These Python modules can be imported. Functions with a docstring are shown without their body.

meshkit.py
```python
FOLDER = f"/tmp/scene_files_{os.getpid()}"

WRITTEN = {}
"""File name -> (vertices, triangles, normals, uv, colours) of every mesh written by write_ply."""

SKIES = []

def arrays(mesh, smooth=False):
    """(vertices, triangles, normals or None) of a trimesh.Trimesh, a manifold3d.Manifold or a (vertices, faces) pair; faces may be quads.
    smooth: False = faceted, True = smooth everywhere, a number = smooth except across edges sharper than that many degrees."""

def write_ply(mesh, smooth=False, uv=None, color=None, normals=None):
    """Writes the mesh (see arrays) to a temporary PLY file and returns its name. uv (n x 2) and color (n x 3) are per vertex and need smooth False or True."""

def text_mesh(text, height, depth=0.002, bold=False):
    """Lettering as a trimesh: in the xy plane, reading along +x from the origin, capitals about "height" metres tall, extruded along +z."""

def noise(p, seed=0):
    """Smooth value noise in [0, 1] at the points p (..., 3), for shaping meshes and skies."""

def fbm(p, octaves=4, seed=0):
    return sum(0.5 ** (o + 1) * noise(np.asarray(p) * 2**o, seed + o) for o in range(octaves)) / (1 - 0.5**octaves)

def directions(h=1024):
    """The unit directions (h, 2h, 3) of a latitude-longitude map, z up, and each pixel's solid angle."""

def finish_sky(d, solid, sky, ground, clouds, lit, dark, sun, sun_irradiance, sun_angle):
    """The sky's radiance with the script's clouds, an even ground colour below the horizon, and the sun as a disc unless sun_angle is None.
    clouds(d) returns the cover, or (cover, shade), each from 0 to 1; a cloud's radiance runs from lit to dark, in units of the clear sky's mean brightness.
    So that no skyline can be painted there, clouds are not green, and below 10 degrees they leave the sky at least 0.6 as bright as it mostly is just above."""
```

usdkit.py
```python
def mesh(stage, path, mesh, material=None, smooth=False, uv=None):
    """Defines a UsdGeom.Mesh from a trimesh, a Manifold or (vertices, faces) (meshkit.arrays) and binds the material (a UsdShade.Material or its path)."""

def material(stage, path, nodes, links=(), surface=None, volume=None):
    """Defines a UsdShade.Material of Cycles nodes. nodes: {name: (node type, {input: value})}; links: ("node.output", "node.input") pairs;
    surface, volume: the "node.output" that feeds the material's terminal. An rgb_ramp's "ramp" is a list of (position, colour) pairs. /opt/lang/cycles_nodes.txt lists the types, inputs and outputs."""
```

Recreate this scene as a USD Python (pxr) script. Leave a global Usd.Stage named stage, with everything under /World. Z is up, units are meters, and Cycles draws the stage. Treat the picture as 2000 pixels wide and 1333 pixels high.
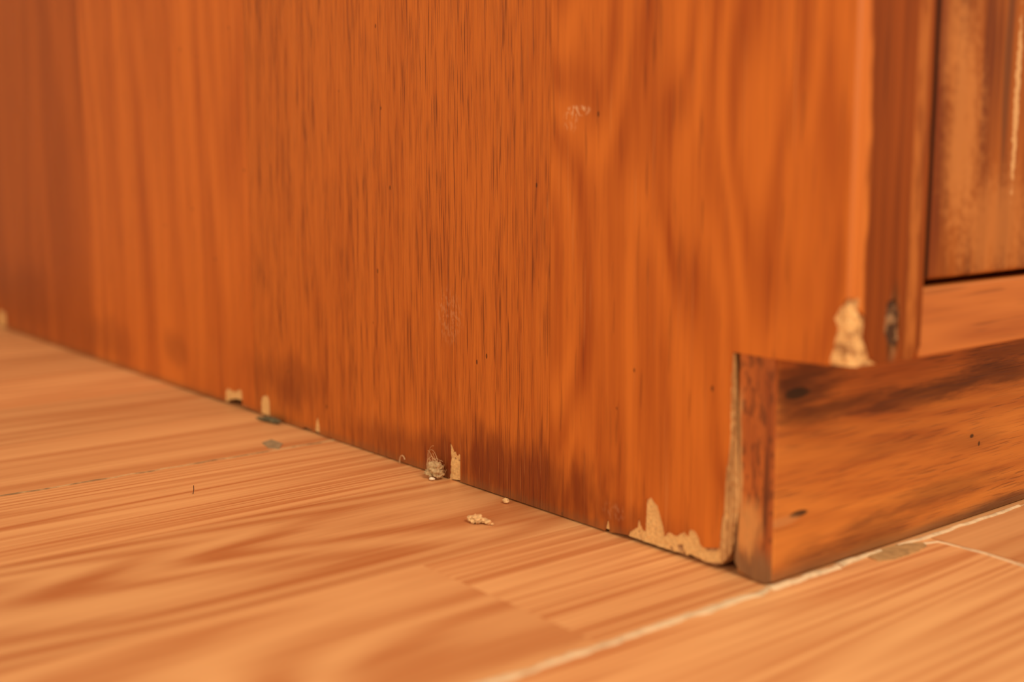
import math
import numpy as np
import trimesh
import shapely
from shapely.geometry import Polygon, LineString, Point, box as sbox
from shapely.ops import unary_union
from shapely import affinity
import usdkit
import meshkit
from pxr import Usd, UsdGeom, UsdLux, Gf, Sdf, UsdShade, Vt

stage = Usd.Stage.CreateInMemory()
UsdGeom.SetStageUpAxis(stage, UsdGeom.Tokens.z)
UsdGeom.SetStageMetersPerUnit(stage, 1.0)
UsdGeom.Xform.Define(stage, '/World')
UsdGeom.Scope.Define(stage, '/World/Looks')

# ------------------------------------------------------------------ camera
# x runs along the cabinet front (to the right), y along its side (to the back), z up;
# the origin is the lower front corner of the toe kick board. Metres.
K = 0.6
FPX = 2421.92
PITCH = math.radians(8.605)
YAW = math.radians(50.768)
CAM = np.array([-0.41094, -0.32828, 0.18562]) * K
cF = np.array([math.cos(YAW) * math.cos(PITCH), math.sin(YAW) * math.cos(PITCH), -math.sin(PITCH)])
cR = np.array([math.sin(YAW), -math.cos(YAW), 0.0])
cU = np.cross(cR, cF)
cam = UsdGeom.Camera.Define(stage, '/World/camera')
M4 = Gf.Matrix4d(*[float(v) for v in (*cR, 0, *cU, 0, *(-cF), 0, *CAM, 1)])
cam.AddTransformOp().Set(M4)
cam.CreateHorizontalApertureAttr(36.0)
cam.CreateVerticalApertureAttr(36.0 * 1333 / 2000)
cam.CreateFocalLengthAttr(FPX * 36 / 2000)
cam.CreateClippingRangeAttr(Gf.Vec2f(0.01, 50))
cam.CreateFStopAttr(6.8)
cam.CreateFocusDistanceAttr(0.675 * K)
cam.CreateExposureAttr(0.32)

# ------------------------------------------------------------------ light: warm room glow and two soft lamps out of view
dome = UsdLux.DomeLight.Define(stage, '/World/room_glow')
dome.CreateColorAttr(Gf.Vec3f(1.0, 0.80, 0.58))
dome.CreateIntensityAttr(0.10)
def soft_lamp(name, pos, aim, size, power, color):
    """A square soft lamp at pos that faces aim."""
    l = UsdLux.RectLight.Define(stage, '/World/' + name)
    l.CreateWidthAttr(size); l.CreateHeightAttr(size); l.CreateColorAttr(Gf.Vec3f(*color)); l.CreateIntensityAttr(power)
    d = np.array(aim, float) - np.array(pos); d /= np.linalg.norm(d)
    r = np.cross(d, [0, 0, 1]); r /= np.linalg.norm(r); u = np.cross(r, d)
    l.AddTransformOp().Set(Gf.Matrix4d(*[float(v) for v in (*r, 0, *u, 0, *(-d), 0, *pos, 1)]))
soft_lamp('front_softlight', (-0.20, -1.10, 1.20), (0.0, 0.0, 0.05), 0.6, 13.2, (1.0, 0.80, 0.56))  # unseen soft key, in front of and above the cabinet
soft_lamp('side_fill_softlight', (-1.30, -0.05, 0.60), (0.0, 0.15, 0.08), 0.6, 5.0, (1.0, 0.80, 0.56))  # added unseen fill from the left that brightens the side panel

# ------------------------------------------------------------------ helpers
def plane_point(px, py, ax, val):
    """The point of the plane coordinate[ax] = val that the photograph shows at (px, py)."""
    d = cF * FPX + cR * (px - 1000) - cU * (py - 666.5)
    return CAM + d * (val - CAM[ax]) / d[ax]

def S(px, py):                       # side panel plane -> (y, z)
    p = plane_point(px, py, 0, 0.0); return (p[1], p[2])
YF = -0.0377 * K                     # front plane of the cabinet
def Fr(px, py, y=None):              # front plane -> (x, z)
    p = plane_point(px, py, 1, YF if y is None else y); return (p[0], p[2])
def G(px, py, z=0.0):                # floor -> (x, y)
    p = plane_point(px, py, 2, z); return (p[0], p[1])

used = {}
def path_for(name, parent):
    base = (parent.GetPath().pathString if parent else '/World') + '/'
    k = used.get(base + name, 0); used[base + name] = k + 1
    return base + (name if k == 0 else '%s_%03d' % (name, k))

def data(prim, label=None, cat=None, group=None, kind=None):
    for k, v in (('label', label), ('category', cat), ('group', group), ('kind', kind)):
        if v: prim.SetCustomDataByKey(k, v)
    return prim

def thing(name, label=None, cat=None, kind=None, parent=None):
    return data(UsdGeom.Xform.Define(stage, path_for(name, parent)).GetPrim(), label, cat, None, kind)

def obj(name, mesh, mat, parent=None, smooth=False, **kw):
    return data(usdkit.mesh(stage, path_for(name, parent), mesh, mat, smooth).GetPrim(), **kw)

def polys(g):
    return [p for p in getattr(g, 'geoms', [g]) if p.geom_type == 'Polygon' and p.area > 1e-10]

def extrude(g, a, b, axis):
    """Extrudes a shapely shape from a to b along an axis: x: (y, z); y: (x, z); z: (x, y)."""
    ms = []
    for p in polys(g):
        m = trimesh.creation.extrude_polygon(shapely.make_valid(p) if not p.is_valid else p, b - a, engine='earcut')
        v = m.vertices.copy(); f = m.faces
        if axis == 'x': v = np.stack([v[:, 2] + a, v[:, 0], v[:, 1]], 1)
        elif axis == 'y': v = np.stack([v[:, 0], v[:, 2] + a, v[:, 1]], 1); f = f[:, ::-1]
        else: v = np.stack([v[:, 0], v[:, 1], v[:, 2] + a], 1)
        ms.append(trimesh.Trimesh(v, f, process=False))
    return trimesh.util.concatenate(ms)

def bar(x0, x1, y0, y1, z0, z1, r=0.0, seg=4):
    """A box with rounded edges (hull of corner spheres)."""
    if r <= 0:
        m = trimesh.creation.box((x1 - x0, y1 - y0, z1 - z0)); m.apply_translation(((x0 + x1) / 2, (y0 + y1) / 2, (z0 + z1) / 2)); return m
    ball = trimesh.creation.icosphere(2, r).vertices
    pts = np.vstack([ball + [x, y, z] for x in (x0 + r, x1 - r) for y in (y0 + r, y1 - r) for z in (z0 + r, z1 - r)])
    return trimesh.convex.convex_hull(pts)

def rough_patch(g, x, amp, step, axis, sign=-1, seed=0, freq=900.0):
    """A crumbly sheet filling shape g, bulging by noise; for broken chipboard. Closed at the back by a flat copy."""
    ms = []
    for p in polys(g):
        x0, y0, x1, y1 = p.bounds
        gx, gy = np.meshgrid(np.arange(x0, x1 + step, step), np.arange(y0, y1 + step, step), indexing='ij')
        rng = np.random.default_rng(seed)
        pts = np.stack([gx.ravel(), gy.ravel()], 1) + rng.uniform(-.25, .25, (gx.size, 2)) * step
        inside = shapely.contains_xy(p.buffer(-step * .4), pts[:, 0], pts[:, 1])
        edge = np.array([p.exterior.interpolate(t).coords[0] for t in np.arange(0, p.exterior.length, step)])
        pts = np.vstack([pts[inside], edge])
        from scipy.spatial import Delaunay
        tri = Delaunay(pts).simplices
        c = pts[tri].mean(1)
        tri = tri[shapely.contains_xy(p, c[:, 0], c[:, 1])]
        a, b, d = pts[tri[:, 0]], pts[tri[:, 1]], pts[tri[:, 2]]
        cr = (b[:, 0] - a[:, 0]) * (d[:, 1] - a[:, 1]) - (b[:, 1] - a[:, 1]) * (d[:, 0] - a[:, 0])
        tri[cr < 0] = tri[cr < 0][:, ::-1]
        h = meshkit.fbm(np.stack([pts[:, 0] * freq, pts[:, 1] * freq, pts[:, 0] * 0 + seed], 1), 3, seed)
        out = x + sign * amp * h
        back = np.full(len(pts), x - sign * 0.0012)
        if axis == 'x':
            v = np.vstack([np.stack([out, pts[:, 0], pts[:, 1]], 1), np.stack([back, pts[:, 0], pts[:, 1]], 1)])
            front = tri[:, ::-1]
        else:
            v = np.vstack([np.stack([pts[:, 0], out, pts[:, 1]], 1), np.stack([pts[:, 0], back, pts[:, 1]], 1)])
            front = tri
        n = len(pts)
        e = np.sort(np.vstack([front[:, [0, 1]], front[:, [1, 2]], front[:, [2, 0]]]), 1)
        d_e = np.vstack([front[:, [0, 1]], front[:, [1, 2]], front[:, [2, 0]]])
        _, inv, cnt = np.unique(e, axis=0, return_inverse=True, return_counts=True)
        bd = d_e[cnt[inv.ravel()] == 1]
        side = np.vstack([np.stack([bd[:, 1], bd[:, 0], bd[:, 0] + n], 1), np.stack([bd[:, 1], bd[:, 0] + n, bd[:, 1] + n], 1)])
        ms.append(trimesh.Trimesh(v, np.vstack([front, tri_flip(front) + n, side]), process=False))
    return trimesh.util.concatenate(ms)
def tri_flip(t): return t[:, ::-1]

def tube(pts, r, seg=6):
    pts = np.asarray(pts, float); n = len(pts)
    rr = np.broadcast_to(r, n)
    t = np.gradient(pts, axis=0); t /= np.linalg.norm(t, axis=1, keepdims=True)
    up = np.array([0.13, 0.21, 0.97]); a = np.cross(t, up); a /= np.linalg.norm(a, axis=1, keepdims=True); b = np.cross(t, a)
    th = np.linspace(0, 2 * np.pi, seg, endpoint=False)
    v = (pts[:, None] + rr[:, None, None] * (np.cos(th)[None, :, None] * a[:, None] + np.sin(th)[None, :, None] * b[:, None])).reshape(-1, 3)
    f = []
    for i in range(n - 1):
        for k in range(seg):
            p, q = i * seg + k, i * seg + (k + 1) % seg
            f += [[p, p + seg, q], [q, p + seg, q + seg]]
    for k in range(1, seg - 1):
        f.append([0, k, k + 1]); f.append([(n - 1) * seg, (n - 1) * seg + k + 1, (n - 1) * seg + k])
    m = trimesh.Trimesh(v, f, process=False); m.fix_normals(); return m

# ------------------------------------------------------------------ materials
class Nodes:
    def __init__(self): self.nodes, self.links, self.k = {}, [], 0
    def __call__(self, kind, out, **inp):
        self.k += 1; name = 'n%02d' % self.k; vals = {}
        for k, v in inp.items():
            if isinstance(v, str) and '.' in v: self.links.append((v, name + '.' + k))
            else: vals[k] = v
        self.nodes[name] = (kind, vals)
        return name + '.' + out
    def math(self, op, a, b=0.0, c=0.0): return self('math', 'value', math_type=op, value1=a, value2=b, value3=c)
    def step(self, v, lo, hi, a=0.0, b=1.0): return self('map_range', 'result', range_type='smoothstep', value=v, from_min=lo, from_max=hi, to_min=a, to_max=b, clamp=True)
    def mixc(self, f, a, b, mode='mix'): return self('mix_color', 'result', blend_type=mode, fac=f, a=a, b=b)
    def blob(self, pos, centre, size, noise, wob=0.6, lo=0.6, hi=1.0):
        """1 inside a ragged ellipsoid about centre with half-axes size, 0 outside."""
        d = self('vector_math', 'vector', math_type='subtract', vector1=pos, vector2=tuple(centre))
        d = self('vector_math', 'vector', math_type='divide', vector1=d, vector2=tuple(size))
        l = self('vector_math', 'value', math_type='length', vector1=d)
        l = self.math('add', l, self.math('multiply', self.math('subtract', noise, 0.5), wob * 2))
        return self.step(l, lo, hi, 1.0, 0.0)
    def done(self, name, surface): return usdkit.material(stage, '/World/Looks/' + name, self.nodes, self.links, surface=surface)

def streak(N, pos, axis, across, along, off, detail=2.0, rough=0.5, dist=0.0):
    sc = [across] * 3; sc[axis] = along
    m = N('mapping', 'vector', vector=pos, scale=tuple(sc), location=tuple(off))
    return N('noise_texture', 'fac', vector=m, scale=1.0, detail=detail, roughness=rough, distortion=dist)

def wood(name, axis, light, dark, off=(0, 0, 0), fig=(14, 1.2), bands=9.0, figw=0.6, fibre=(700, 18), fibrew=0.35, broadw=0.5,
         pores=0.5, pore_sc=(1500, 45), pore_col=(0.10, 0.025, 0.008), rough=0.42, bumpd=0.00012, extra=None, tone=1.0, coat=0.0, thresh=(0.60, 0.70), spec=0.5):
    N = Nodes()
    pos = N('geometry', 'position')
    f = streak(N, pos, axis, fig[0], fig[1], off, 1.0, 0.4)
    f2 = streak(N, pos, axis, fig[0] * 9, fig[1] * 7, off, 1.0)
    f = N.math('multiply_add', f2, 0.035, f)
    ring = N.math('pingpong', N.math('multiply', f, bands), 0.5)
    ring = N.step(ring, 0.03, 0.5, 1.0, 0.0)                       # sharp late-wood line, soft early wood
    broad = streak(N, pos, axis, fig[0] * 3.5, fig[1] * 1.7, np.array(off) + 3.3, 2.0)
    fine = streak(N, pos, axis, fibre[0], fibre[1], off, 2.0, 0.6)
    mid = streak(N, pos, axis, fibre[0] * 0.3, fibre[1] * 0.5, np.array(off) + 7.7, 2.0, 0.5)
    t = N.math('multiply', ring, figw)
    t = N.math('multiply_add', N.step(broad, 0.3, 0.7), broadw, t)
    t = N.math('multiply_add', N.math('subtract', fine, 0.5), fibrew * 2.2, t)
    t = N.math('multiply_add', N.math('subtract', mid, 0.5), fibrew * 1.6, t)
    t = N('clamp', 'result', value=t, min=0.0, max=1.0)
    lightc, darkc = [tuple(np.array(c) * tone) for c in (light, dark)]
    col = N('rgb_ramp', 'color', fac=t, ramp=[(0, lightc), (0.55, tuple(0.55 * np.array(lightc) + 0.45 * np.array(darkc))), (1, darkc)])
    po = streak(N, pos, axis, pore_sc[0], pore_sc[1], off, 1.0, 0.5)
    po = N.math('multiply', N.step(po, thresh[0], thresh[1]), pores)
    po = N.math('multiply', po, N.step(mid, 0.38, 0.62, 0.25, 1.0))
    col = N.mixc(po, col, pore_col)
    rg = N.math('multiply_add', fine, 0.18, rough - 0.09)
    if extra:
        r = extra(N, pos, col, dict(fine=fine, mid=mid, broad=broad, ring=ring, rough=rg))
        col, rg = r if isinstance(r, tuple) else (r, rg)
    h = N.math('subtract', fine, N.math('multiply', po, 1.2))
    nb = N('bump', 'normal', height=h, strength=0.6, distance=bumpd)
    b = N('principled_bsdf', 'BSDF', base_color=col, roughness=rg, normal=nb, specular_ior_level=spec, coat_weight=coat, coat_roughness=0.3)
    return N.done(name, b)

def plain(name, col, rough=0.6, nscale=0.0, var=0.2, bumpd=0.0, dark=None, lo=0.35, hi=0.65):
    N = Nodes(); pos = N('geometry', 'position'); c = tuple(col); kw = {}
    if nscale:
        n = N('noise_texture', 'fac', vector=pos, scale=nscale, detail=4.0, roughness=0.6)
        c = N.mixc(N.step(n, lo, hi), tuple(dark if dark is not None else np.array(col) * (1 - var)), tuple(col))
        if bumpd: kw['normal'] = N('bump', 'normal', height=n, strength=0.8, distance=bumpd)
    b = N('principled_bsdf', 'BSDF', base_color=c, roughness=rough, **kw)
    return N.done(name, b)

RED = (0.150, 0.022, 0.006)
def veneer_marks(N, pos, col, v):
    n = N('noise_texture', 'fac', vector=N('mapping', 'vector', vector=pos, scale=(300, 300, 60)), scale=1.0, detail=3.0)
    big = N('noise_texture', 'fac', vector=N('mapping', 'vector', vector=pos, scale=(60, 60, 22)), scale=1.0, detail=3.0)
    # water stains along the foot of the panel
    for (px, py, sy, sz, w) in ((1010, 930, .065, .019, .72), (800, 880, .070, .013, .50), (1250, 1040, .035, .010, .35), (560, 740, .05, .014, .35),
                                (560, 770, .012, .010, .35), (210, 660, .05, .016, .30), (50, 580, .08, .03, .35), (345, 685, .018, .012, .30)):
        y, z = S(px, py)
        f = N.blob(pos, (0, y, z), (.01, sy, sz), N.math('multiply_add', n, 0.5, N.math('multiply', big, 0.5)), 0.9, 0.25, 1.0)
        col = N.mixc(N.math('multiply', f, w), col, RED)
    col = N.mixc(N.math('multiply', N.step(v['fine'], 0.62, 0.78), 0.35), col, (0.82, 0.33, 0.085))
    # dark specks of grime
    vo = N('mapping', 'vector', vector=pos, scale=(1, 1, 0.5), rotation=(0.35, 0, 0))
    d = N('voronoi_texture', 'distance', vector=vo, scale=120.0)
    r = N('separate_color', 'r', color=N('voronoi_texture', 'color', vector=vo, scale=120.0))
    sp = N.math('multiply', N.math('less_than', d, N.math('multiply', r, 0.052)), N.math('greater_than', r, 0.25))
    col = N.mixc(N.math('multiply', sp, 0.75), col, (0.035, 0.010, 0.004))
    # pale scuffs
    sc = N('noise_texture', 'fac', vector=N('mapping', 'vector', vector=pos, scale=(900, 900, 500), rotation=(0.5, 0, 0)), scale=1.0, detail=3.0)
    for (px, py, sy, sz, w) in ((1130, 216, .0055, .0018, .75), (1115, 235, .004, .004, .25), (878, 618, .008, .011, .18), (1200, 1000, .006, .003, .14)):
        y, z = S(px, py)
        f = N.blob(pos, (0, y, z), (.01, sy, sz), n, 0.3, 0.5, 1.1)
        f = N.math('multiply', f, N.step(sc, 0.46, 0.62))
        col = N.mixc(N.math('multiply', f, w), col, (0.80, 0.50, 0.28))
    # lacquer worn to bright orange near the front arris
    y_ = N('separate_xyz', 'y', vector=pos)
    wv = N.step(N.math('multiply_add', big, -0.007, y_), YF - 0.0028, YF + 0.0012, 1.0, 0.0)
    col = N.mixc(N.math('multiply', wv, 0.7), col, (0.70, 0.21, 0.026))
    # grey scuffed rim along the very bottom
    z = N('separate_xyz', 'z', vector=pos)
    rim = N.math('multiply', N.step(N.math('multiply_add', v['fine'], -0.004, z), -0.001, 0.0022, 1.0, 0.0), 0.45)
    col = N.mixc(rim, col, (0.20, 0.09, 0.035))
    return col

V_L, V_D = (0.62, 0.174, 0.024), (0.32, 0.058, 0.008)
M_VEN = [wood('veneer_mid', 2, V_L, V_D, (0.7, 1.9, 0.3), fig=(16, 2.2), bands=7.0, figw=0.16, broadw=0.24, fibre=(1300, 45), fibrew=0.74, pores=0.72, pore_sc=(2300, 70), pore_col=(0.14, 0.032, 0.008), thresh=(0.51, 0.67), spec=0.3, extra=veneer_marks, tone=0.95),
         wood('veneer_front', 2, (0.66, 0.190, 0.026), V_D, (5.7, 2.2, 1.3), fig=(30, 8.0), bands=7.0, figw=0.46, broadw=0.30, fibrew=0.34, pores=0.36, pore_sc=(900, 50), spec=0.3, extra=veneer_marks),
         wood('veneer_back', 2, V_L, V_D, (9.1, 4.2, 2.3), fig=(15, 2.5), bands=8.0, figw=0.36, broadw=0.32, fibrew=0.30, pores=0.35, spec=0.3, extra=veneer_marks, tone=1.10),
         wood('veneer_far', 2, (0.64, 0.155, 0.020), (0.30, 0.048, 0.006), (2.1, 8.2, 3.1), fig=(15, 2.0), bands=6.0, figw=0.30, broadw=0.30, fibrew=0.26, pores=0.3, spec=0.3, extra=veneer_marks, tone=0.74)]

M_CORE = plain('chipboard', (0.93, 0.58, 0.23), 0.85, 1500, 0.22, 0.0005)
M_CORE_EDGE = plain('chipboard_grimy_edge', (0.62, 0.36, 0.16), 0.8, 500, 0.5, 0.0004, dark=(0.26, 0.11, 0.04))
M_CORNER = plain('broken_corner_board', (0.88, 0.55, 0.23), 0.85, 330, 0.5, 0.0006, dark=(0.42, 0.20, 0.07), lo=.36, hi=.56)
M_BROKEN = wood('broken_board_edge', 2, (0.78, 0.47, 0.20), (0.30, 0.13, 0.045), (4.4, 2.2, 6.1), fig=(300, 30), bands=3, figw=0.3, broadw=0.8, fibre=(700, 50), fibrew=0.5, pores=0.2, rough=0.8, spec=0.1, bumpd=0.0005)
M_DARK = plain('dark_void_wood', (0.02, 0.009, 0.005), 0.9)
M_BODY = plain('carcass_wood', (0.30, 0.10, 0.03), 0.6, 40, 0.3)

def stile_marks(N, pos, col, v):
    x = N('separate_xyz', 'x', vector=pos)
    big = N('noise_texture', 'fac', vector=N('mapping', 'vector', vector=pos, scale=(120, 120, 35)), scale=1.0, detail=3.0)
    n = N('noise_texture', 'fac', vector=N('mapping', 'vector', vector=pos, scale=(320, 320, 90)), scale=1.0, detail=3.0)
    # finish worn through to orange along the left arris
    w = N.step(N.math('multiply_add', big, -0.010, x), -0.0030, -0.0012, 1.0, 0.0)
    col = N.mixc(w, col, (0.74, 0.24, 0.045))
    # lighter worn streak by the right arris
    s = N.math('multiply', N.step(x, 0.021, 0.0225), N.step(x, 0.0255, 0.027, 1.0, 0.0))
    col = N.mixc(N.math('multiply', s, N.step(n, 0.30, 0.62, 0.2, 0.8)), col, (0.58, 0.20, 0.045))
    # grey scuff
    c = Fr(1740, 640)
    for (px, py, sx, sz, wt) in ((1745, 640, .0035, .012, .8), (1668, 480, .0015, .006, .5)):
        c = Fr(px, py)
        f = N.blob(pos, (c[0], YF, c[1]), (sx, .01, sz), n, 0.5, 0.4, 1.0)
        col = N.mixc(N.math('multiply', f, wt), col, N.mixc(N.step(n, 0.42, 0.58), (0.10, 0.04, 0.012), (0.42, 0.22, 0.10)))
    return col
M_STILE = wood('stile_wood', 2, (0.34, 0.080, 0.012), (0.14, 0.028, 0.006), (1.5, .2, .9), fig=(70, 5), bands=5, figw=0.3, broadw=0.6, fibre=(420, 14), fibrew=0.4, pores=0.45, pore_sc=(600, 30), spec=0.2, extra=stile_marks)
M_ARRIS = wood('worn_arris', 2, (0.66, 0.20, 0.030), (0.46, 0.11, 0.016), (4.5, 3.2, .9), fig=(60, 6), bands=4, figw=0.3, fibrew=0.2, pores=0.1)

door_y = YF + .0014
dx0 = Fr(1822, 300, door_y)[0]; dz0 = Fr(1830, 546, door_y)[1]                # the door's face, left edge and lower edge
def door_marks(N, pos, col, v):
    x = N('separate_xyz', 'x', vector=pos)
    z = N('separate_xyz', 'z', vector=pos)
    n = N('noise_texture', 'fac', vector=N('mapping', 'vector', vector=pos, scale=(330, 330, 420)), scale=1.0, detail=2.0)
    big = N('noise_texture', 'fac', vector=N('mapping', 'vector', vector=pos, scale=(190, 190, 40)), scale=1.0, detail=3.0)
    for (px, py, sx, sz, wt) in ((1890, 250, .012, .045, .75), (1960, 440, .03, .022, .55), (1870, 60, .010, .02, .5)):
        c = Fr(px, py)
        f = N.blob(pos, (c[0], YF, c[1]), (sx, .02, sz), N.math('multiply_add', n, 0.5, N.math('multiply', big, 0.5)), 0.8, 0.2, 1.0)
        col = N.mixc(N.math('multiply', f, wt), col, (0.66, 0.27, 0.075))
    c = Fr(1996, 190)
    f = N.blob(pos, (c[0], YF, c[1]), (.0016, .02, .026), n, 0.7, 0.5, 1.1)
    col = N.mixc(N.math('multiply', f, 0.85), col, (0.85, 0.52, 0.24))
    c = Fr(1978, 130)
    f = N.blob(pos, (c[0], YF, c[1]), (.0022, .02, .04), big, 0.5, 0.5, 1.1)
    col = N.mixc(N.math('multiply', f, 0.6), col, (0.16, 0.06, 0.022))
    # darker towards the left rim
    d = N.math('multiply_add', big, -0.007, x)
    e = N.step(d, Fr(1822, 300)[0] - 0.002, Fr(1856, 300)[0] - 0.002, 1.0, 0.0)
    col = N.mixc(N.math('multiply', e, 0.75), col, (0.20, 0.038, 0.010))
    # gap shade painted almost black onto the left edge of the door
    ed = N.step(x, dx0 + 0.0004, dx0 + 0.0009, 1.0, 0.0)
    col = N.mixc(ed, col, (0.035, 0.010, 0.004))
    return col
M_DOOR = wood('door_wood', 2, (0.46, 0.135, 0.020), (0.18, 0.040, 0.008), (2.5, .2, 4.9), fig=(45, 6), bands=5, figw=0.35, broadw=0.6, fibre=(420, 20), fibrew=0.4, pores=0.4, pore_sc=(600, 40), spec=0.25, extra=door_marks)
M_RAIL = wood('rail_wood', 0, (0.66, 0.225, 0.055), (0.36, 0.085, 0.020), (1.1, 6.2, 2.9), fig=(60, 5), bands=7, figw=0.35, broadw=0.3, fibre=(420, 16), fibrew=0.35, pores=0.4, pore_sc=(700, 30))

def kick_marks(N, pos, col, v):
    x = N('separate_xyz', 'x', vector=pos); y = N('separate_xyz', 'y', vector=pos); z = N('separate_xyz', 'z', vector=pos)
    n = N('noise_texture', 'fac', vector=N('mapping', 'vector', vector=pos, scale=(45, 300, 330)), scale=1.0, detail=4.0, roughness=0.6)
    big = N('noise_texture', 'fac', vector=N('mapping', 'vector', vector=pos, scale=(30, 120, 130), location=(3.1, 0, 1.7)), scale=1.0, detail=3.0)
    # dark mould stain, with the overhang shadow painted into its upper patches
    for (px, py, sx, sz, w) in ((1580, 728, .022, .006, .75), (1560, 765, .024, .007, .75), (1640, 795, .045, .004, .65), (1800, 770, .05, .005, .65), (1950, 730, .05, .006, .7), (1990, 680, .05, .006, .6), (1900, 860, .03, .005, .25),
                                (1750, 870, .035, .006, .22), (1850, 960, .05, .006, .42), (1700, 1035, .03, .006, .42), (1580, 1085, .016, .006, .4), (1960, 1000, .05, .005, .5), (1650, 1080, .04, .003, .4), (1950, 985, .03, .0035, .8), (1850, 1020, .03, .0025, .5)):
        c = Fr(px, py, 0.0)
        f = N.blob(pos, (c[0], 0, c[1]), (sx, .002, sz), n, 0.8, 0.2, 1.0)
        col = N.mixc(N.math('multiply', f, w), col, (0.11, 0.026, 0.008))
    # gouges
    for (px, py, sx, sz) in ((1556, 768, .0065, .0018), (1560, 1004, .0045, .0011), (1898, 852, .0012, .0007), (1912, 867, .0006, .0009)):
        c = Fr(px, py, 0.0)
        f = N.blob(pos, (c[0], 0, c[1]), (sx, .002, sz), n, 0.3, 0.6, 1.0)
        col = N.mixc(N.math('multiply', f, 0.9), col, (0.022, 0.010, 0.005))
    # pale scratch from the corner
    a, b = Fr(1502, 1035, 0.0), Fr(1545, 1008, 0.0)
    f = N.blob(pos, ((a[0] + b[0]) / 2, 0, (a[1] + b[1]) / 2), (.010, .002, .0016), n, 0.3, 0.5, 1.0)
    col = N.mixc(N.math('multiply', f, 0.5), col, (0.62, 0.30, 0.11))
    # grey floor grime dried on the lower rim
    rim = N.step(N.math('multiply_add', n, -0.008, z), -0.004, 0.0015, 1.0, 0.0)
    col = N.mixc(N.math('multiply', rim, 0.7), col, (0.22, 0.105, 0.045))
    return col
M_KICK = wood('kick_wood', 0, (0.69, 0.245, 0.045), (0.40, 0.095, 0.016), (3.1, 6.2, 8.9), fig=(38, 7), bands=6, figw=0.35, broadw=0.35, fibre=(520, 30), fibrew=0.4, pores=0.42, pore_sc=(2000, 75), thresh=(0.54, 0.70), extra=kick_marks, bumpd=0.0002)

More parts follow.
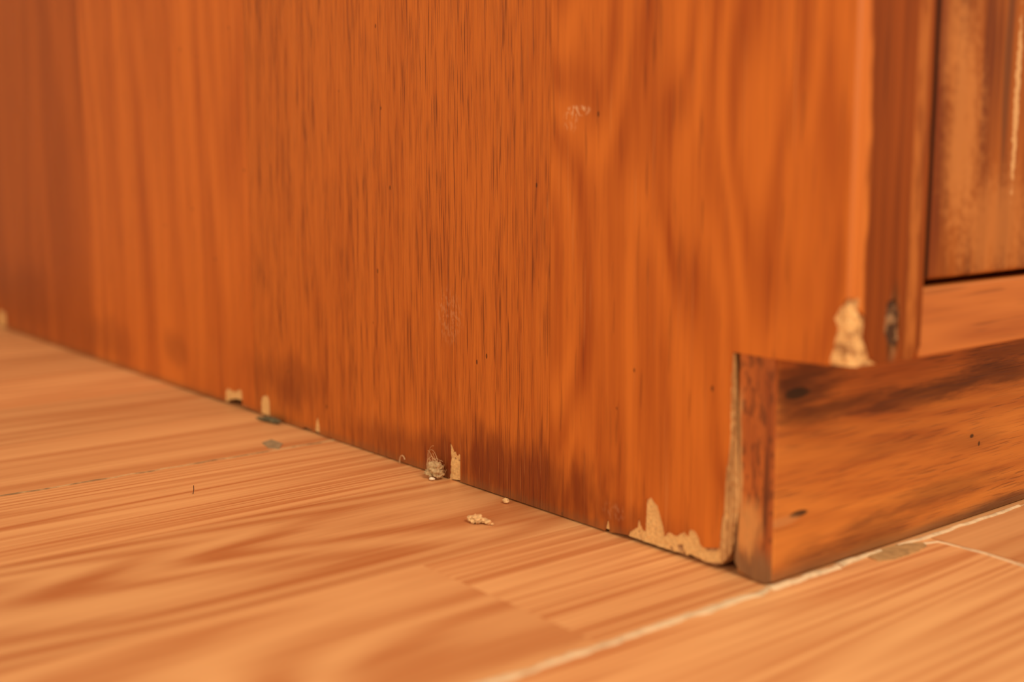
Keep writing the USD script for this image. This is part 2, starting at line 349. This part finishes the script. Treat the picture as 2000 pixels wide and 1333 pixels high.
def end_marks(N, pos, col, v):
    y = N('separate_xyz', 'y', vector=pos); z = N('separate_xyz', 'z', vector=pos)
    n = N('noise_texture', 'fac', vector=N('mapping', 'vector', vector=pos, scale=(300, 300, 60)), scale=1.0, detail=4.0, roughness=0.6)
    n2 = N('noise_texture', 'fac', vector=N('mapping', 'vector', vector=pos, scale=(200, 500, 200), rotation=(0.6, 0, 0)), scale=1.0, detail=3.0)
    col = N.mixc(N.math('multiply', N.step(n2, 0.50, 0.60), 0.7), col, (0.15, 0.04, 0.012))
    # pale broken fibre along the left of the end
    w = N.step(N.math('multiply_add', n, 0.010, y), 0.0145, 0.0165)
    w = N.math('multiply', w, N.step(z, 0.042, 0.054, 1.0, 0.0))
    col = N.mixc(N.math('multiply', w, 0.95), col, (0.62, 0.34, 0.13))
    w2 = N.blob(pos, (0, 0.007, 0.014), (.01, .006, .011), n, 0.6, 0.4, 1.0)
    col = N.mixc(N.math('multiply', w2, 0.8), col, (0.70, 0.34, 0.11))
    w3 = N.blob(pos, (0, 0.0115, 0.020), (.01, .0010, .030), n, 0.4, 0.5, 1.0)
    col = N.mixc(N.math('multiply', w3, 0.9), col, (0.11, 0.04, 0.015))
    w4 = N.blob(pos, (0, 0.002, 0.024), (.01, .0012, .018), n, 0.5, 0.4, 1.0)
    col = N.mixc(N.math('multiply', w4, 0.8), col, (0.12, 0.03, 0.01))
    rim = N.step(N.math('multiply_add', n, -0.012, z), -0.002, 0.005, 1.0, 0.0)
    col = N.mixc(N.math('multiply', rim, 0.9), col, N.mixc(n, (0.10, 0.05, 0.024), (0.36, 0.19, 0.085)))
    return col
M_KICKEND = wood('kick_end_grain', 2, (0.58, 0.165, 0.032), (0.26, 0.055, 0.013), (3.1, 1.2, .9), fig=(90, 20), bands=4, figw=0.4, broadw=0.4, fibre=(600, 60), fibrew=0.3, pores=0.3, extra=end_marks, bumpd=0.0003)

FL, FD = (0.83, 0.450, 0.195), (0.52, 0.180, 0.058)
def floor_wood(name, off, tone=1.0, fig=(26, 1.6), bands=9.0, figw=0.55, fibrew=0.22, broadw=0.35, light=FL, dark=FD):
    return wood(name, 0, light, dark, off, fig=fig, bands=bands, figw=figw, broadw=broadw, fibre=(420, 9), fibrew=fibrew, pores=0.16, pore_sc=(900, 40),
                pore_col=(0.25, 0.07, 0.02), rough=0.46, bumpd=0.00004, tone=tone, spec=0.4)

# ------------------------------------------------------------------ floor: three-strip laminate planks
W3 = 0.0722                                   # printed strip width; plank = three strips
PW = 3 * W3
floor = thing('floor', 'warm oak-look three-strip laminate floor with pale filled plank joints', None, 'structure')
obj('underlay', bar(-1.3, 1.5, -1.1, 0.98, -0.02, -0.0085), M_DARK, floor)
rng = np.random.default_rng(5)
MFL = {'lined': floor_wood('laminate_lined', (2.0, .35, 0), 1.02, (80, 1.3), 10.0, 0.60, 0.36, 0.25),
       'flame': floor_wood('laminate_flame', (6.3, 2.35, 0), 0.95, (22, 3.2), 10.0, 0.62, 0.30, 0.30),
       'swirl': floor_wood('laminate_swirl', (1.2, 7.3, 0), 1.0, (17, 4.0), 9.0, 0.60, 0.24, 0.30),
       'light': floor_wood('laminate_light', (9.2, 5.3, 0), 1.10, (60, 2.0), 9.0, 0.55, 0.34, 0.25),
       'ruddy': floor_wood('laminate_ruddy', (4.2, 3.3, 0), 0.90, (40, 2.0), 7.0, 0.45, 0.22, 0.30),
       'plain': floor_wood('laminate_plain', (8.8, 1.1, 0), 0.98, (34, 1.5), 6.0, 0.40, 0.20, 0.45)}
names = list(MFL)
YS = -0.0012                                  # the filled joint that runs along the toe kick
g = 0.00035
JX = G(1850, 1060)[0]                         # end joint in the front row
END = G(985, 1175)[0]                         # printed strip end before the corner
def lay(row, cuts, spec):
    y0 = YS + row * PW
    for i in range(len(cuts) - 1):
        a, b = cuts[i] + g, cuts[i + 1] - g
        pl = thing('plank', None, None, None, floor)
        for s in range(3):
            ya, yb = y0 + s * W3, y0 + (s + 1) * W3
            ya += g if s == 0 else 0.00003
            yb -= g if s == 2 else 0.00003
            sp = spec.get((i, s)) or [(a, names[rng.integers(len(names))])]
            for k, (xa, mn) in enumerate(sp):
                xe = sp[k + 1][0] if k + 1 < len(sp) else b
                xa = max(a, xa)
                obj('strip', extrude(sbox(xa + 0.00003 * (k > 0), ya, xe, yb), -0.008, 0.0, 'z'), MFL[mn], pl)
lay(0, [-1.25, 0.62, 1.45], {(0, 0): [(-1.25, 'plain'), (-0.38, 'swirl'), (END, 'lined')], (0, 1): [(-1.25, 'ruddy'), (-0.6, 'flame')], (0, 2): [(-1.25, 'light'), (-0.7, 'lined')]})
lay(-1, [-1.25, JX - 0.9, JX, JX + 0.8], {(1, 2): [(-9, 'light')], (1, 1): [(-9, 'lined')], (2, 2): [(-9, 'plain')]})
lay(1, [-1.25, -0.42, 0.75, 1.45], {(1, 0): [(-9, 'plain')], (1, 1): [(-9, 'ruddy')], (1, 2): [(-9, 'light')]})
for r_ in (-5, -4, -3, -2, 2, 3):
    c0 = -1.25 + rng.uniform(0.2, 0.9)
    lay(r_, [-1.25, c0, c0 + 1.1, 1.45][: 4 if c0 + 1.1 < 1.4 else 3] if c0 + 1.1 < 1.4 else [-1.25, c0, 1.45], {})
lay(4, [-1.25, 0.1, 1.45], {})

M_FILL = plain('pale_filler', (0.86, 0.66, 0.42), 0.6, 260, 0.25, 0.0002, lo=0.3, hi=0.6)
M_FILL2 = plain('grimy_filler', (0.66, 0.42, 0.20), 0.7, 160, 0.4, 0.0002, dark=(0.28, 0.17, 0.08))
M_PUTTY = plain('putty', (0.58, 0.36, 0.155), 0.7, 300, 0.3, 0.0003)

def bead(pts, w, h, seed, step=0.0012, gaps=(), wob=0.7):
    """A low irregular ridge of filler along a line of floor points."""
    ls = LineString(pts); n = max(int(ls.length / step), 4)
    t = np.linspace(0, ls.length, n); P = np.array([ls.interpolate(q).coords[0] for q in t])
    d = np.gradient(P, axis=0); d /= np.linalg.norm(d, axis=1, keepdims=True); nr = np.stack([-d[:, 1], d[:, 0]], 1)
    a = meshkit.fbm(np.stack([t * 160, t * 0 + seed, t * 0], 1), 3, seed); b = meshkit.fbm(np.stack([t * 160, t * 0 + seed + 9, t * 0], 1), 3, seed + 1)
    ww = w * (0.5 + a); P = P + nr * ((b - 0.5) * w * wob)[:, None]
    hh = h * (0.6 + 0.8 * b)
    for (g0, g1) in gaps:
        k = (t / ls.length > g0) & (t / ls.length < g1); hh[k] *= 0.1; ww[k] *= 0.3
    prof = np.array([[-0.5, -0.0006], [-0.46, 0.35], [-0.2, 0.95], [0.15, 1.0], [0.44, 0.4], [0.5, -0.0006]])
    v = np.concatenate([np.concatenate([P + nr * (ww * q[0])[:, None], (hh * max(q[1], 0) - (0.0006 if q[1] < 0 else 0))[:, None]], 1)[:, None] for q in prof], 1)
    m = v.shape[1]; f = []
    for i in range(n - 1):
        for k in range(m):
            p, q = i * m + k, i * m + (k + 1) % m
            f += [[p, p + m, q], [q, p + m, q + m]]
    for k in range(1, m - 1): f += [[0, k, k + 1], [(n - 1) * m, (n - 1) * m + k + 1, (n - 1) * m + k]]
    mm = trimesh.Trimesh(v.reshape(-1, 3), f, process=False); mm.fix_normals(); return mm

obj('seam_filler', bead([(-0.40, YS + .0008), (-0.09, YS + .0006), G(1500, 1153)], 0.0027, 0.0004, 3), M_FILL, floor, smooth=60, label='pale filler line in the joint left of the corner')
obj('seam_filler', bead([G(1503, 1152), G(1560, 1133), G(1635, 1108)], 0.0028, 0.0007, 4), M_FILL, floor, smooth=60)
obj('seam_filler', bead([G(1640, 1106), G(1720, 1078)], 0.0022, 0.0006, 5), M_FILL, floor, smooth=60)
obj('seam_filler', bead([G(1752, 1067), G(1800, 1053), G(1850, 1037), G(1880, 1027), G(1935, 1009), G(1960, 1000), G(2000, 986), (0.30, -.0012)], 0.0018, 0.0005, 6, gaps=((.27, .30), (.62, .64)), wob=.35), M_FILL, floor, smooth=60)
obj('joint_filler', bead([G(1796, 1063), G(1832, 1059), G(1850, 1063), G(1917, 1080), G(2000, 1106), (JX - .001, -0.12), (JX, YS - PW)], 0.0014, 0.0003, 7, wob=.3), M_FILL, floor, smooth=60, label='thin pale filler line in the end joint')
obj('seam_filler', bead([(-0.42, YS + PW), (-0.13, YS + PW), (0.0, YS + PW)], 0.0016, 0.00018, 8), M_FILL2, floor, smooth=60, label='grimy grey filler in the far joint')
pt = Polygon([G(*q) for q in ((1698, 1090), (1712, 1078), (1760, 1066), (1800, 1062), (1808, 1068), (1785, 1080), (1745, 1093), (1715, 1097))])
obj('putty_smear', extrude(pt.buffer(.0006).buffer(-.0003), -0.0003, 0.00035, 'z'), M_PUTTY, floor, label='dried grey-beige putty smear')
pt = Polygon([G(*q) for q in ((512, 866), (530, 860), (552, 868), (545, 878), (524, 876))])
obj('putty_smear', extrude(pt, -0.0003, 0.0003, 'z'), plain('grey_putty', (0.40, 0.30, 0.17), 0.7, 300, .3), floor)

# ------------------------------------------------------------------ wall behind
M_WALL = plain('wall_paint', (0.62, 0.50, 0.36), 0.8, 60, 0.06)
obj('wall_back', bar(-1.3, 1.5, 0.86, 0.98, -0.0, 1.6), M_WALL, kind='structure', label='plain beige wall behind the cabinet')

# ------------------------------------------------------------------ cabinet
YB, ZT, XR = 0.80, 0.74, 0.62
VT = 0.0005                                   # veneer thickness
PT = 0.011                                    # side panel thickness
cab = thing('cabinet', 'worn orange-brown wooden cabinet with a chipped side panel and recessed toe kick', 'cabinet')

def ragged(pts, step=0.0005, amp=0.0003, seed=0, f=1400.):
    """Resamples a polyline and roughens it in its second coordinate."""
    ls = LineString(pts); n = max(int(ls.length / step), 2)
    P = np.array([ls.interpolate(q).coords[0] for q in np.linspace(0, ls.length, n)])
    h = meshkit.fbm(np.stack([P[:, 0] * f, P[:, 1] * f, P[:, 0] * 0 + seed], 1), 2, seed) - 0.5
    P[1:-1, 1] += (h * 2 * amp)[1:-1]
    return [tuple(p) for p in P]
za = lambda X, Y: S(1100 + X / 4.348, 900 + Y / 4.348)
zb = lambda X, Y: S(700 + X / 4.3, 780 + Y / 4.3)
zc = lambda X, Y: S(350 + X / 4, 660 + Y / 4)
zz = lambda p, z=0.0005: (p[0], max(p[1], z))
bottom = [zz(S(*p)) for p in ((898, 944), (845, 930), (800, 916), (690, 879), (612, 850))] + [zz(S(605, 846), .0016), zz(S(598, 843), .0016)] + \
    [zz(S(*p)) for p in ((590, 841), (560, 829), (510, 808), (480, 795), (440, 784), (300, 740), (130, 686), (0, 638))]
front_bottom = [zz(za(395, 640)), zz(S(1100, 1017)), zz(S(990, 980)), zz(S(898, 944))]
# core outline, from the notch round the broken foot to the back
corner = S(1662, 720); notch = S(1436, 690)
RA = 0.0022
YC = YF + RA                                  # front edge of the panel, behind the rounded arris
core_pts = [(YC, ZT), (YC, corner[1] + .0002), (notch[0], notch[1]), S(1437, 800), S(1440, 900), S(1441, 990), S(1440, 1040), za(1440, 700), za(1400, 820), za(1340, 885), za(1290, 897), za(1235, 893), za(1160, 845), za(1100, 808), za(1060, 798), za(1040, 828), za(1022, 830), za(1008, 790), za(985, 785), za(940, 800), za(880, 797), za(840, 788), za(780, 765), za(700, 748), za(560, 710), za(450, 688), za(395, 655), za(380, 625), za(345, 625), za(338, 648)]
core_low = [zz(p, .0011) for p in ragged(core_pts[7:], 0.0004, 0.0008, 2)]
core = Polygon(core_pts[:7] + core_low + [zz(S(1100, 1016), .0011), zz(S(990, 978), .0011), zz(S(900, 940), .0011), zb(845, 684), zb(790, 676), zb(735, 680), zz(S(860, 930), .0011), zz(S(612, 848), .0011), (zc(490, 480)[0], .001), zc(490, 490), zc(440, 478), zc(385, 484), (zc(375, 480)[0], .001), (S(100, 670)[0], .001), (YB, .001), (YB, ZT)]).buffer(0)
side = thing('side_panel', None, None, None, cab)
obj('core', extrude(core, VT, PT, 'x'), M_CORE_EDGE, side, label='pale grimy chipboard core, broken at the foot')

pits = unary_union([Polygon([za(*q) for q in p]) for p in (((970, 735), (985, 715), (1008, 735), (1012, 770), (990, 778), (972, 765)), ((1008, 800), (1024, 770), (1034, 800), (1022, 832)), ((905, 745), (922, 740), (920, 765)))]).buffer(.0001)
core = core.difference(pits)
# veneer outline with its chips
full = Polygon([(YC, ZT), (YC, corner[1]), S(1640, 717), S(1500, 700), S(1432, 688), S(1428, 760), S(1426, 860), S(1420, 920)] +
               ragged([za(1385, 100), za(1372, 260), za(1362, 430), za(1345, 520), za(1335, 640), za(1328, 745)], .0006, .0003, 7) +
               [zz(za(1328, 745)), zz(za(1180, 740), .0008), zz(S(1190, 1050))] + front_bottom + bottom[1:] + [(YB, .0008), (YB, ZT)]).buffer(0)
def splinter(pts, seed=0, amp=.0004): return Polygon(ragged(list(pts) + [pts[0]], .00045, amp, seed)).buffer(0)
low = lambda p: (p[0], -0.01)
chips = []
chips.append(splinter([low(za(1440, 900)), za(1335, 742), za(1285, 778), za(1215, 765), za(1165, 722), za(1150, 660), za(1120, 600), za(1068, 582), za(1060, 640), za(1022, 602), za(960, 640), za(890, 607), za(860, 640), za(848, 560), za(800, 390), za(742, 315), za(706, 330), za(698, 520), za(692, 600), za(662, 560), za(642, 490), za(625, 570), za(560, 600), za(545, 668), za(480, 655), za(440, 640), za(398, 628), za(392, 560), za(384, 500), za(372, 510), za(362, 560), za(352, 612), za(340, 630), low(za(340, 700))], 1))
chips.append(splinter([low(zb(855, 700)), zb(855, 470), zb(838, 462), zb(830, 480), zb(816, 432), zb(806, 445), zb(790, 400), zb(768, 358), zb(772, 440), zb(776, 500), zb(768, 580), zb(766, 670), zb(735, 672), zb(720, 690), low(zb(720, 700))], 3, .00025))
chips.append(splinter([low(zc(490, 520)), zc(490, 430), zc(480, 400), zc(430, 420), zc(380, 395), zc(360, 410), zc(360, 470), low(zc(360, 500))], 5))
chips.append(splinter([low(zc(708, 600)), zc(705, 500), zc(690, 450), zc(650, 455), zc(635, 480), zc(640, 560), low(zc(640, 600))], 6))
chips.append(splinter([low(zc(1100, 760)), zc(1095, 690), zc(1080, 610), zc(1068, 660), zc(1060, 730), low(zc(1050, 760))], 8, .0002))
chips.append(splinter([low(S(11, 640)), S(10, 612), S(-4, 604), low(S(-4, 640))], 9))
# the broken front corner
zd = lambda X, Y: S(1560 + X * .15, 540 + Y * .15)
corner_chip = Polygon([zd(400, 1190), zd(395, 1080), zd(440, 960), zd(470, 800), zd(500, 700), zd(480, 590), zd(455, 545), zd(500, 480), zd(520, 420), zd(575, 370), zd(610, 310), zd(640, 290), (YC - .01, zd(640, 290)[1]), (YC - .01, corner[1] - .01), (zd(400, 1190)[0], corner[1] - .01)]).buffer(0)
chips.append(corner_chip)
holes = unary_union(chips)
YA, YBk, YCx = S(1075, 400)[0], S(486, 400)[0], S(165, 300)[0]
seam = .00006
for (a, b, m) in ((YC, YA, 1), (YA, YBk, 0), (YBk, YCx, 2), (YCx, YB, 3)):
    part = full.intersection(sbox(min(a, b) + (seam if a != YC else 0), -.01, max(a, b) - seam, ZT)).difference(holes)
    part = part.intersection(sbox(YC + (.0025 if False else 0), -1, 9, 9))
    obj('veneer', extrude(part, 0.0, VT, 'x'), M_VEN[m], side)
# crumbly exposed board behind the chips
for i, c in enumerate(chips):
    reg = c.intersection(core).intersection(full.buffer(.004))
    if i == 0: notch_strip = core.intersection(Polygon([za(1328, 745), za(1335, 640), za(1362, 430), za(1385, 100), S(1426, 860), S(1428, 760), S(1432, 690), S(1436, 690), S(1440, 900), S(1441, 1000), za(1440, 700), za(1400, 820), za(1340, 885)])).buffer(0)
    if polys(reg):
        obj('exposed_chipboard', rough_patch(reg, VT + .0001, .0005, .00045 if i < 2 or i == 6 else .0006, 'x', -1, i), M_CORNER if i == len(chips) - 1 else M_CORE, side, smooth=40, label='bare crumbly chipboard where the veneer broke off')

obj('broken_edge', rough_patch(notch_strip.buffer(0), VT - .0001, .0006, .0005, 'x', -1, 40, 700.), M_BROKEN, side, smooth=40, label='ragged grimy edge of the board beside the toe kick')
# front arris: rounded lipping that turns the corner from the side to the stile
ang = np.linspace(0, np.pi / 2, 7)
prof = [(RA - RA * math.cos(t), YF + RA - RA * math.sin(t)) for t in ang]
z0 = zd(640, 290)[1]
stile_x1 = Fr(1799, 640)[0]

# stile: front board of the frame
chipf = Polygon([Fr(1640, 560), Fr(1690, 620), Fr(1688, 660), Fr(1700, 700), Fr(1720, 716), Fr(1720, 760), Fr(1600, 760)])
zs = corner[1]
st_poly = Polygon([(RA, ZT), (RA, zs)] + ragged([(RA, zs), Fr(1720, 711), Fr(1758, 702), Fr(1772, 703), Fr(1780, 700), Fr(1790, 688), Fr(1799, 672)], .0006, .0003, 4)[1:] + [(stile_x1, Fr(1799, 671)[1]), (stile_x1, ZT)])
gouge = Polygon([Fr(*q) for q in ((1733, 590), (1750, 583), (1756, 600), (1757, 660), (1752, 676), (1735, 672), (1727, 650), (1730, 615))])
stile = thing('stile', None, None, None, cab)
board = st_poly.difference(gouge).difference(chipf)
b_m = extrude(board, YF, YF + .0012, 'y')
obj('board_face', b_m, M_STILE, stile)
obj('board_back', extrude(st_poly.buffer(-.0004), YF + .0010, YF + .0115, 'y'), M_CORE_EDGE, stile)
obj('arris', extrude(Polygon(prof + [(RA, YF + RA)]), z0, ZT, 'z'), M_ARRIS, stile, smooth=40, label='rounded corner edge worn to bright orange')
obj('exposed_chipboard', rough_patch(chipf.intersection(st_poly), YF + .0010, .0009, .0006, 'y', -1, 21), M_CORNER, stile, smooth=40, label='bare crumbly chipboard at the broken lower corner')
obj('gouge', rough_patch(gouge.buffer(.0004), YF + .0009, .0009, .0006, 'y', -1, 23), plain('grimy_gouge', (0.36, 0.20, 0.095), 0.85, 260, 0.6, .0004, dark=(0.075, 0.03, 0.012), lo=.42, hi=.6), stile, smooth=40, label='grey-brown gouge near the foot of the stile')
# bare board of the corner itself, a rough quarter round below the lipping
nz = 60; zv = np.linspace(zs + .0002, z0 + .0004, nz); A, Z = np.meshgrid(np.linspace(0, np.pi / 2, 14), zv)
hh = meshkit.fbm(np.stack([A * 2.2, Z * 700, A * 0], -1), 3, 4)
rad = RA * (0.70 + 0.42 * hh)
cc = np.stack([RA - rad * np.cos(A), YF + RA - rad * np.sin(A), Z], -1).reshape(-1, 3)
ff = []
for i in range(nz - 1):
    for k in range(13):
        p = i * 14 + k; ff += [[p, p + 1, p + 14], [p + 1, p + 15, p + 14]]
core_ax = np.stack([np.full(nz, RA), np.full(nz, YF + RA), zv], 1)
o = len(cc); cc = np.vstack([cc, core_ax])
for i in range(nz - 1):
    ff += [[i * 14, (i + 1) * 14, o + i], [(i + 1) * 14, o + i + 1, o + i], [i * 14 + 13, o + i, (i + 1) * 14 + 13], [(i + 1) * 14 + 13, o + i, o + i + 1]]
for k in range(13): ff += [[k, o, k + 1], [(nz - 1) * 14 + k, (nz - 1) * 14 + k + 1, o + nz - 1]]
cm = trimesh.Trimesh(cc, ff, process=False); cm.fix_normals()
obj('broken_corner', cm, M_CORNER, stile, smooth=40, label='crumbled pale corner below the worn edge')

# bottom rail, a little behind the stile
rail_y = YF + .0006
rz0, rz1 = Fr(1804, 698, rail_y)[1], Fr(1806, 564, rail_y)[1]
obj('bottom_rail', bar(stile_x1 + .0006, XR - .012, rail_y, rail_y + .012, rz0, rz1, .0006), M_RAIL, cab)
# door above the rail, with rounded edges

door = thing('door', None, None, None, cab)
obj('door_board', bar(dx0, XR - .02, door_y, YF + .0125, dz0, ZT - .03, .0013), M_DOOR, door, smooth=40)
# toe kick board
TK = S(1442, 700)[0]                          # its thickness
TZ = Fr(1500, 700, 0.0)[1]
kick = thing('toe_kick', None, None, None, cab)
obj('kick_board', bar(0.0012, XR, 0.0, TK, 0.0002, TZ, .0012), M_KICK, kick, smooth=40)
endp = Polygon(ragged([(TK, TZ), (TK, 0.0035)], .001, .0002, 3) + [(TK - .002, .0015), (0.0045, .0002), (0.0008, .0002), (0.0, 0.001), (0.0, TZ)]).buffer(0)
obj('end_grain', extrude(endp.buffer(-.0003), 0.0004, .0016, 'x'), M_KICKEND, kick, label='rough grimy end grain of the toe kick')

# the rest of the carcass, out of sight
obj('carcass_floor', bar(PT, XR - .012, YF + .013, YB - .01, TZ + .001, TZ + .012), M_BODY, cab)
obj('back_panel', bar(PT, XR, YB - .01, YB, .002, ZT), M_BODY, cab)
obj('far_side_panel', bar(XR - .012, XR, YF + .012, YB - .01, TZ + .001, ZT), M_BODY, cab)
obj('top_board', bar(-.004, XR + .004, YF - .006, YB, ZT, ZT + .02, .003), M_VEN[1], cab)
obj('gap_shade_sheet', bar(stile_x1 - .004, XR - .02, YF + .0135, YF + .0155, rz0, ZT), M_DARK, cab)  # near-black sheet behind the door; its colour stands for shade in the gaps

# ------------------------------------------------------------------ debris on the floor
def lump(c, size, seed, sub=3, amp=0.5, f=1.6):
    m = trimesh.creation.icosphere(sub)
    n = meshkit.fbm(m.vertices * f + seed * 3.7, 3, seed)
    v = m.vertices * (1 + amp * (n - 0.5) * 2)[:, None] * np.array(size)
    v[:, 2] -= v[:, 2].min(); return trimesh.Trimesh(v + np.array(c), m.faces, process=False)

M_CRUMB = plain('wood_crumb', (0.93, 0.58, 0.27), 0.8, 900, 0.4, 0.0003)
M_DUST = plain('dust_fluff', (0.62, 0.43, 0.22), 0.95, 1200, 0.25, 0.0004)
M_FLAKE = plain('white_flake', (0.92, 0.80, 0.62), 0.5)
M_HAIR = plain('fibre', (0.70, 0.46, 0.24), 0.6)
M_BLACK = plain('dark_hair', (0.05, 0.02, 0.012), 0.6)
M_GRIT = plain('grey_green_grit', (0.16, 0.14, 0.075), 0.85, 600, 0.5, .0003)

c = G(850, 936); r = np.random.default_rng(11)
fl = thing('dust_clump', 'small beige ball of dust and fibres at the panel foot beside a tall chip', 'dust')
base = np.array([min(c[0], -.0032), c[1], 0])
body = trimesh.util.concatenate([lump(base + [0, 0, .0010], (.0022, .0030, .0024), 1, 3, .7, 2.2), lump(base + [-.0006, .0018, .0004], (.0018, .0022, .0013), 2, 3, .7, 2.2), lump(base + [.0004, -.0016, .0002], (.0016, .002, .0014), 3, 3, .7, 2.2)])
obj('fluff', body, M_DUST, fl, smooth=True)
hs = []
for i in range(60):
    p0 = base + np.array([r.uniform(-.0012, .0012), r.uniform(-.003, .003), r.uniform(.0006, .004)])
    a0 = r.uniform(0, 2 * np.pi); rad = r.uniform(.0016, .0046); th = np.linspace(0, r.uniform(1.5, 4.2), 14)
    e1 = np.array([0.25 * math.cos(a0), math.cos(a0), 0.4 * math.sin(a0)]); e2 = np.array([-.15 * math.sin(a0), -math.sin(a0) * .8, abs(math.cos(a0)) + .3])
    q = p0 + rad * (np.sin(th)[:, None] * e1 + (1 - np.cos(th))[:, None] * e2 * .7)
    q[:, 2] = np.maximum(q[:, 2], .0002); q[:, 0] = np.minimum(q[:, 0], -.0003)
    hs.append(tube(q, .00006, 4))
obj('fibres', trimesh.util.concatenate(hs), M_HAIR, fl, kind='stuff')
p = G(844, 940)
fk = lump((p[0], p[1], .0002), (.0008, .0013, .0005), 8, 2, .4)
obj('paint_flake', fk, M_FLAKE, label='tiny white flake lying in front of the dust ball', cat='flake')

c = np.array([*G(933, 1022), 0.0]); ms = []
for i, (dx, dy, s) in enumerate(((0, 0, .0016), (-.0012, .0018, .0012), (.0008, -.0018, .0011), (.0004, .0012, .0013), (-.0008, -.0010, .0010), (.0012, -.0036, .0009), (.0002, .0032, .0008), (.0018, -.0048, .0005), (-.0016, .0002, .0008))):
    ms.append(lump(c + [dx, dy, 0], (s, s * 1.2, s * .75), 30 + i, 2, .8, 2.0))
obj('wood_crumb', trimesh.util.concatenate(ms), M_CRUMB, smooth=50, label='crumbly tan wood crumb lying alone on the floor before the panel', cat='crumb')
p = G(988, 984)
obj('wood_crumb', lump((min(p[0], -.0012), p[1], 0), (.0009, .0013, .0008), 41, 2, .5), M_CRUMB, smooth=50, label='tiny pale crumb at the bottom edge right of the tall chip', cat='crumb')
a, b = np.array([*G(377, 966), .0001]), np.array([*G(379, 966), .0030])
obj('dark_hair', tube([a, a * .6 + b * .4 + [.0002, 0, .0003], b], .00013, 5), M_BLACK, label='short dark hair standing on the floor at left', cat='hair')
p = G(534, 826)
obj('grit_clump', trimesh.util.concatenate([lump((min(p[0], -.003) , p[1], 0), (.0018, .0060, .0010), 51, 3, .5), lump((min(p[0], -.003) - .001, p[1] + .006, 0), (.0015, .005, .0006), 52, 3, .5)]), M_GRIT, smooth=True, label='grey-green grit caught at the panel foot near a small chip', cat='grit')
p = G(803, 905); th = np.linspace(0, 2.6, 16)
q = np.stack([np.full(16, min(p[0], -.001)), p[1] + .0018 * np.cos(th), .0004 + .0030 * np.sin(th) ** .8], 1)
obj('curled_fibre', tube(q, .00016, 5), M_HAIR, label='tiny curled fibre against the panel foot left of the dust ball', cat='fibre')
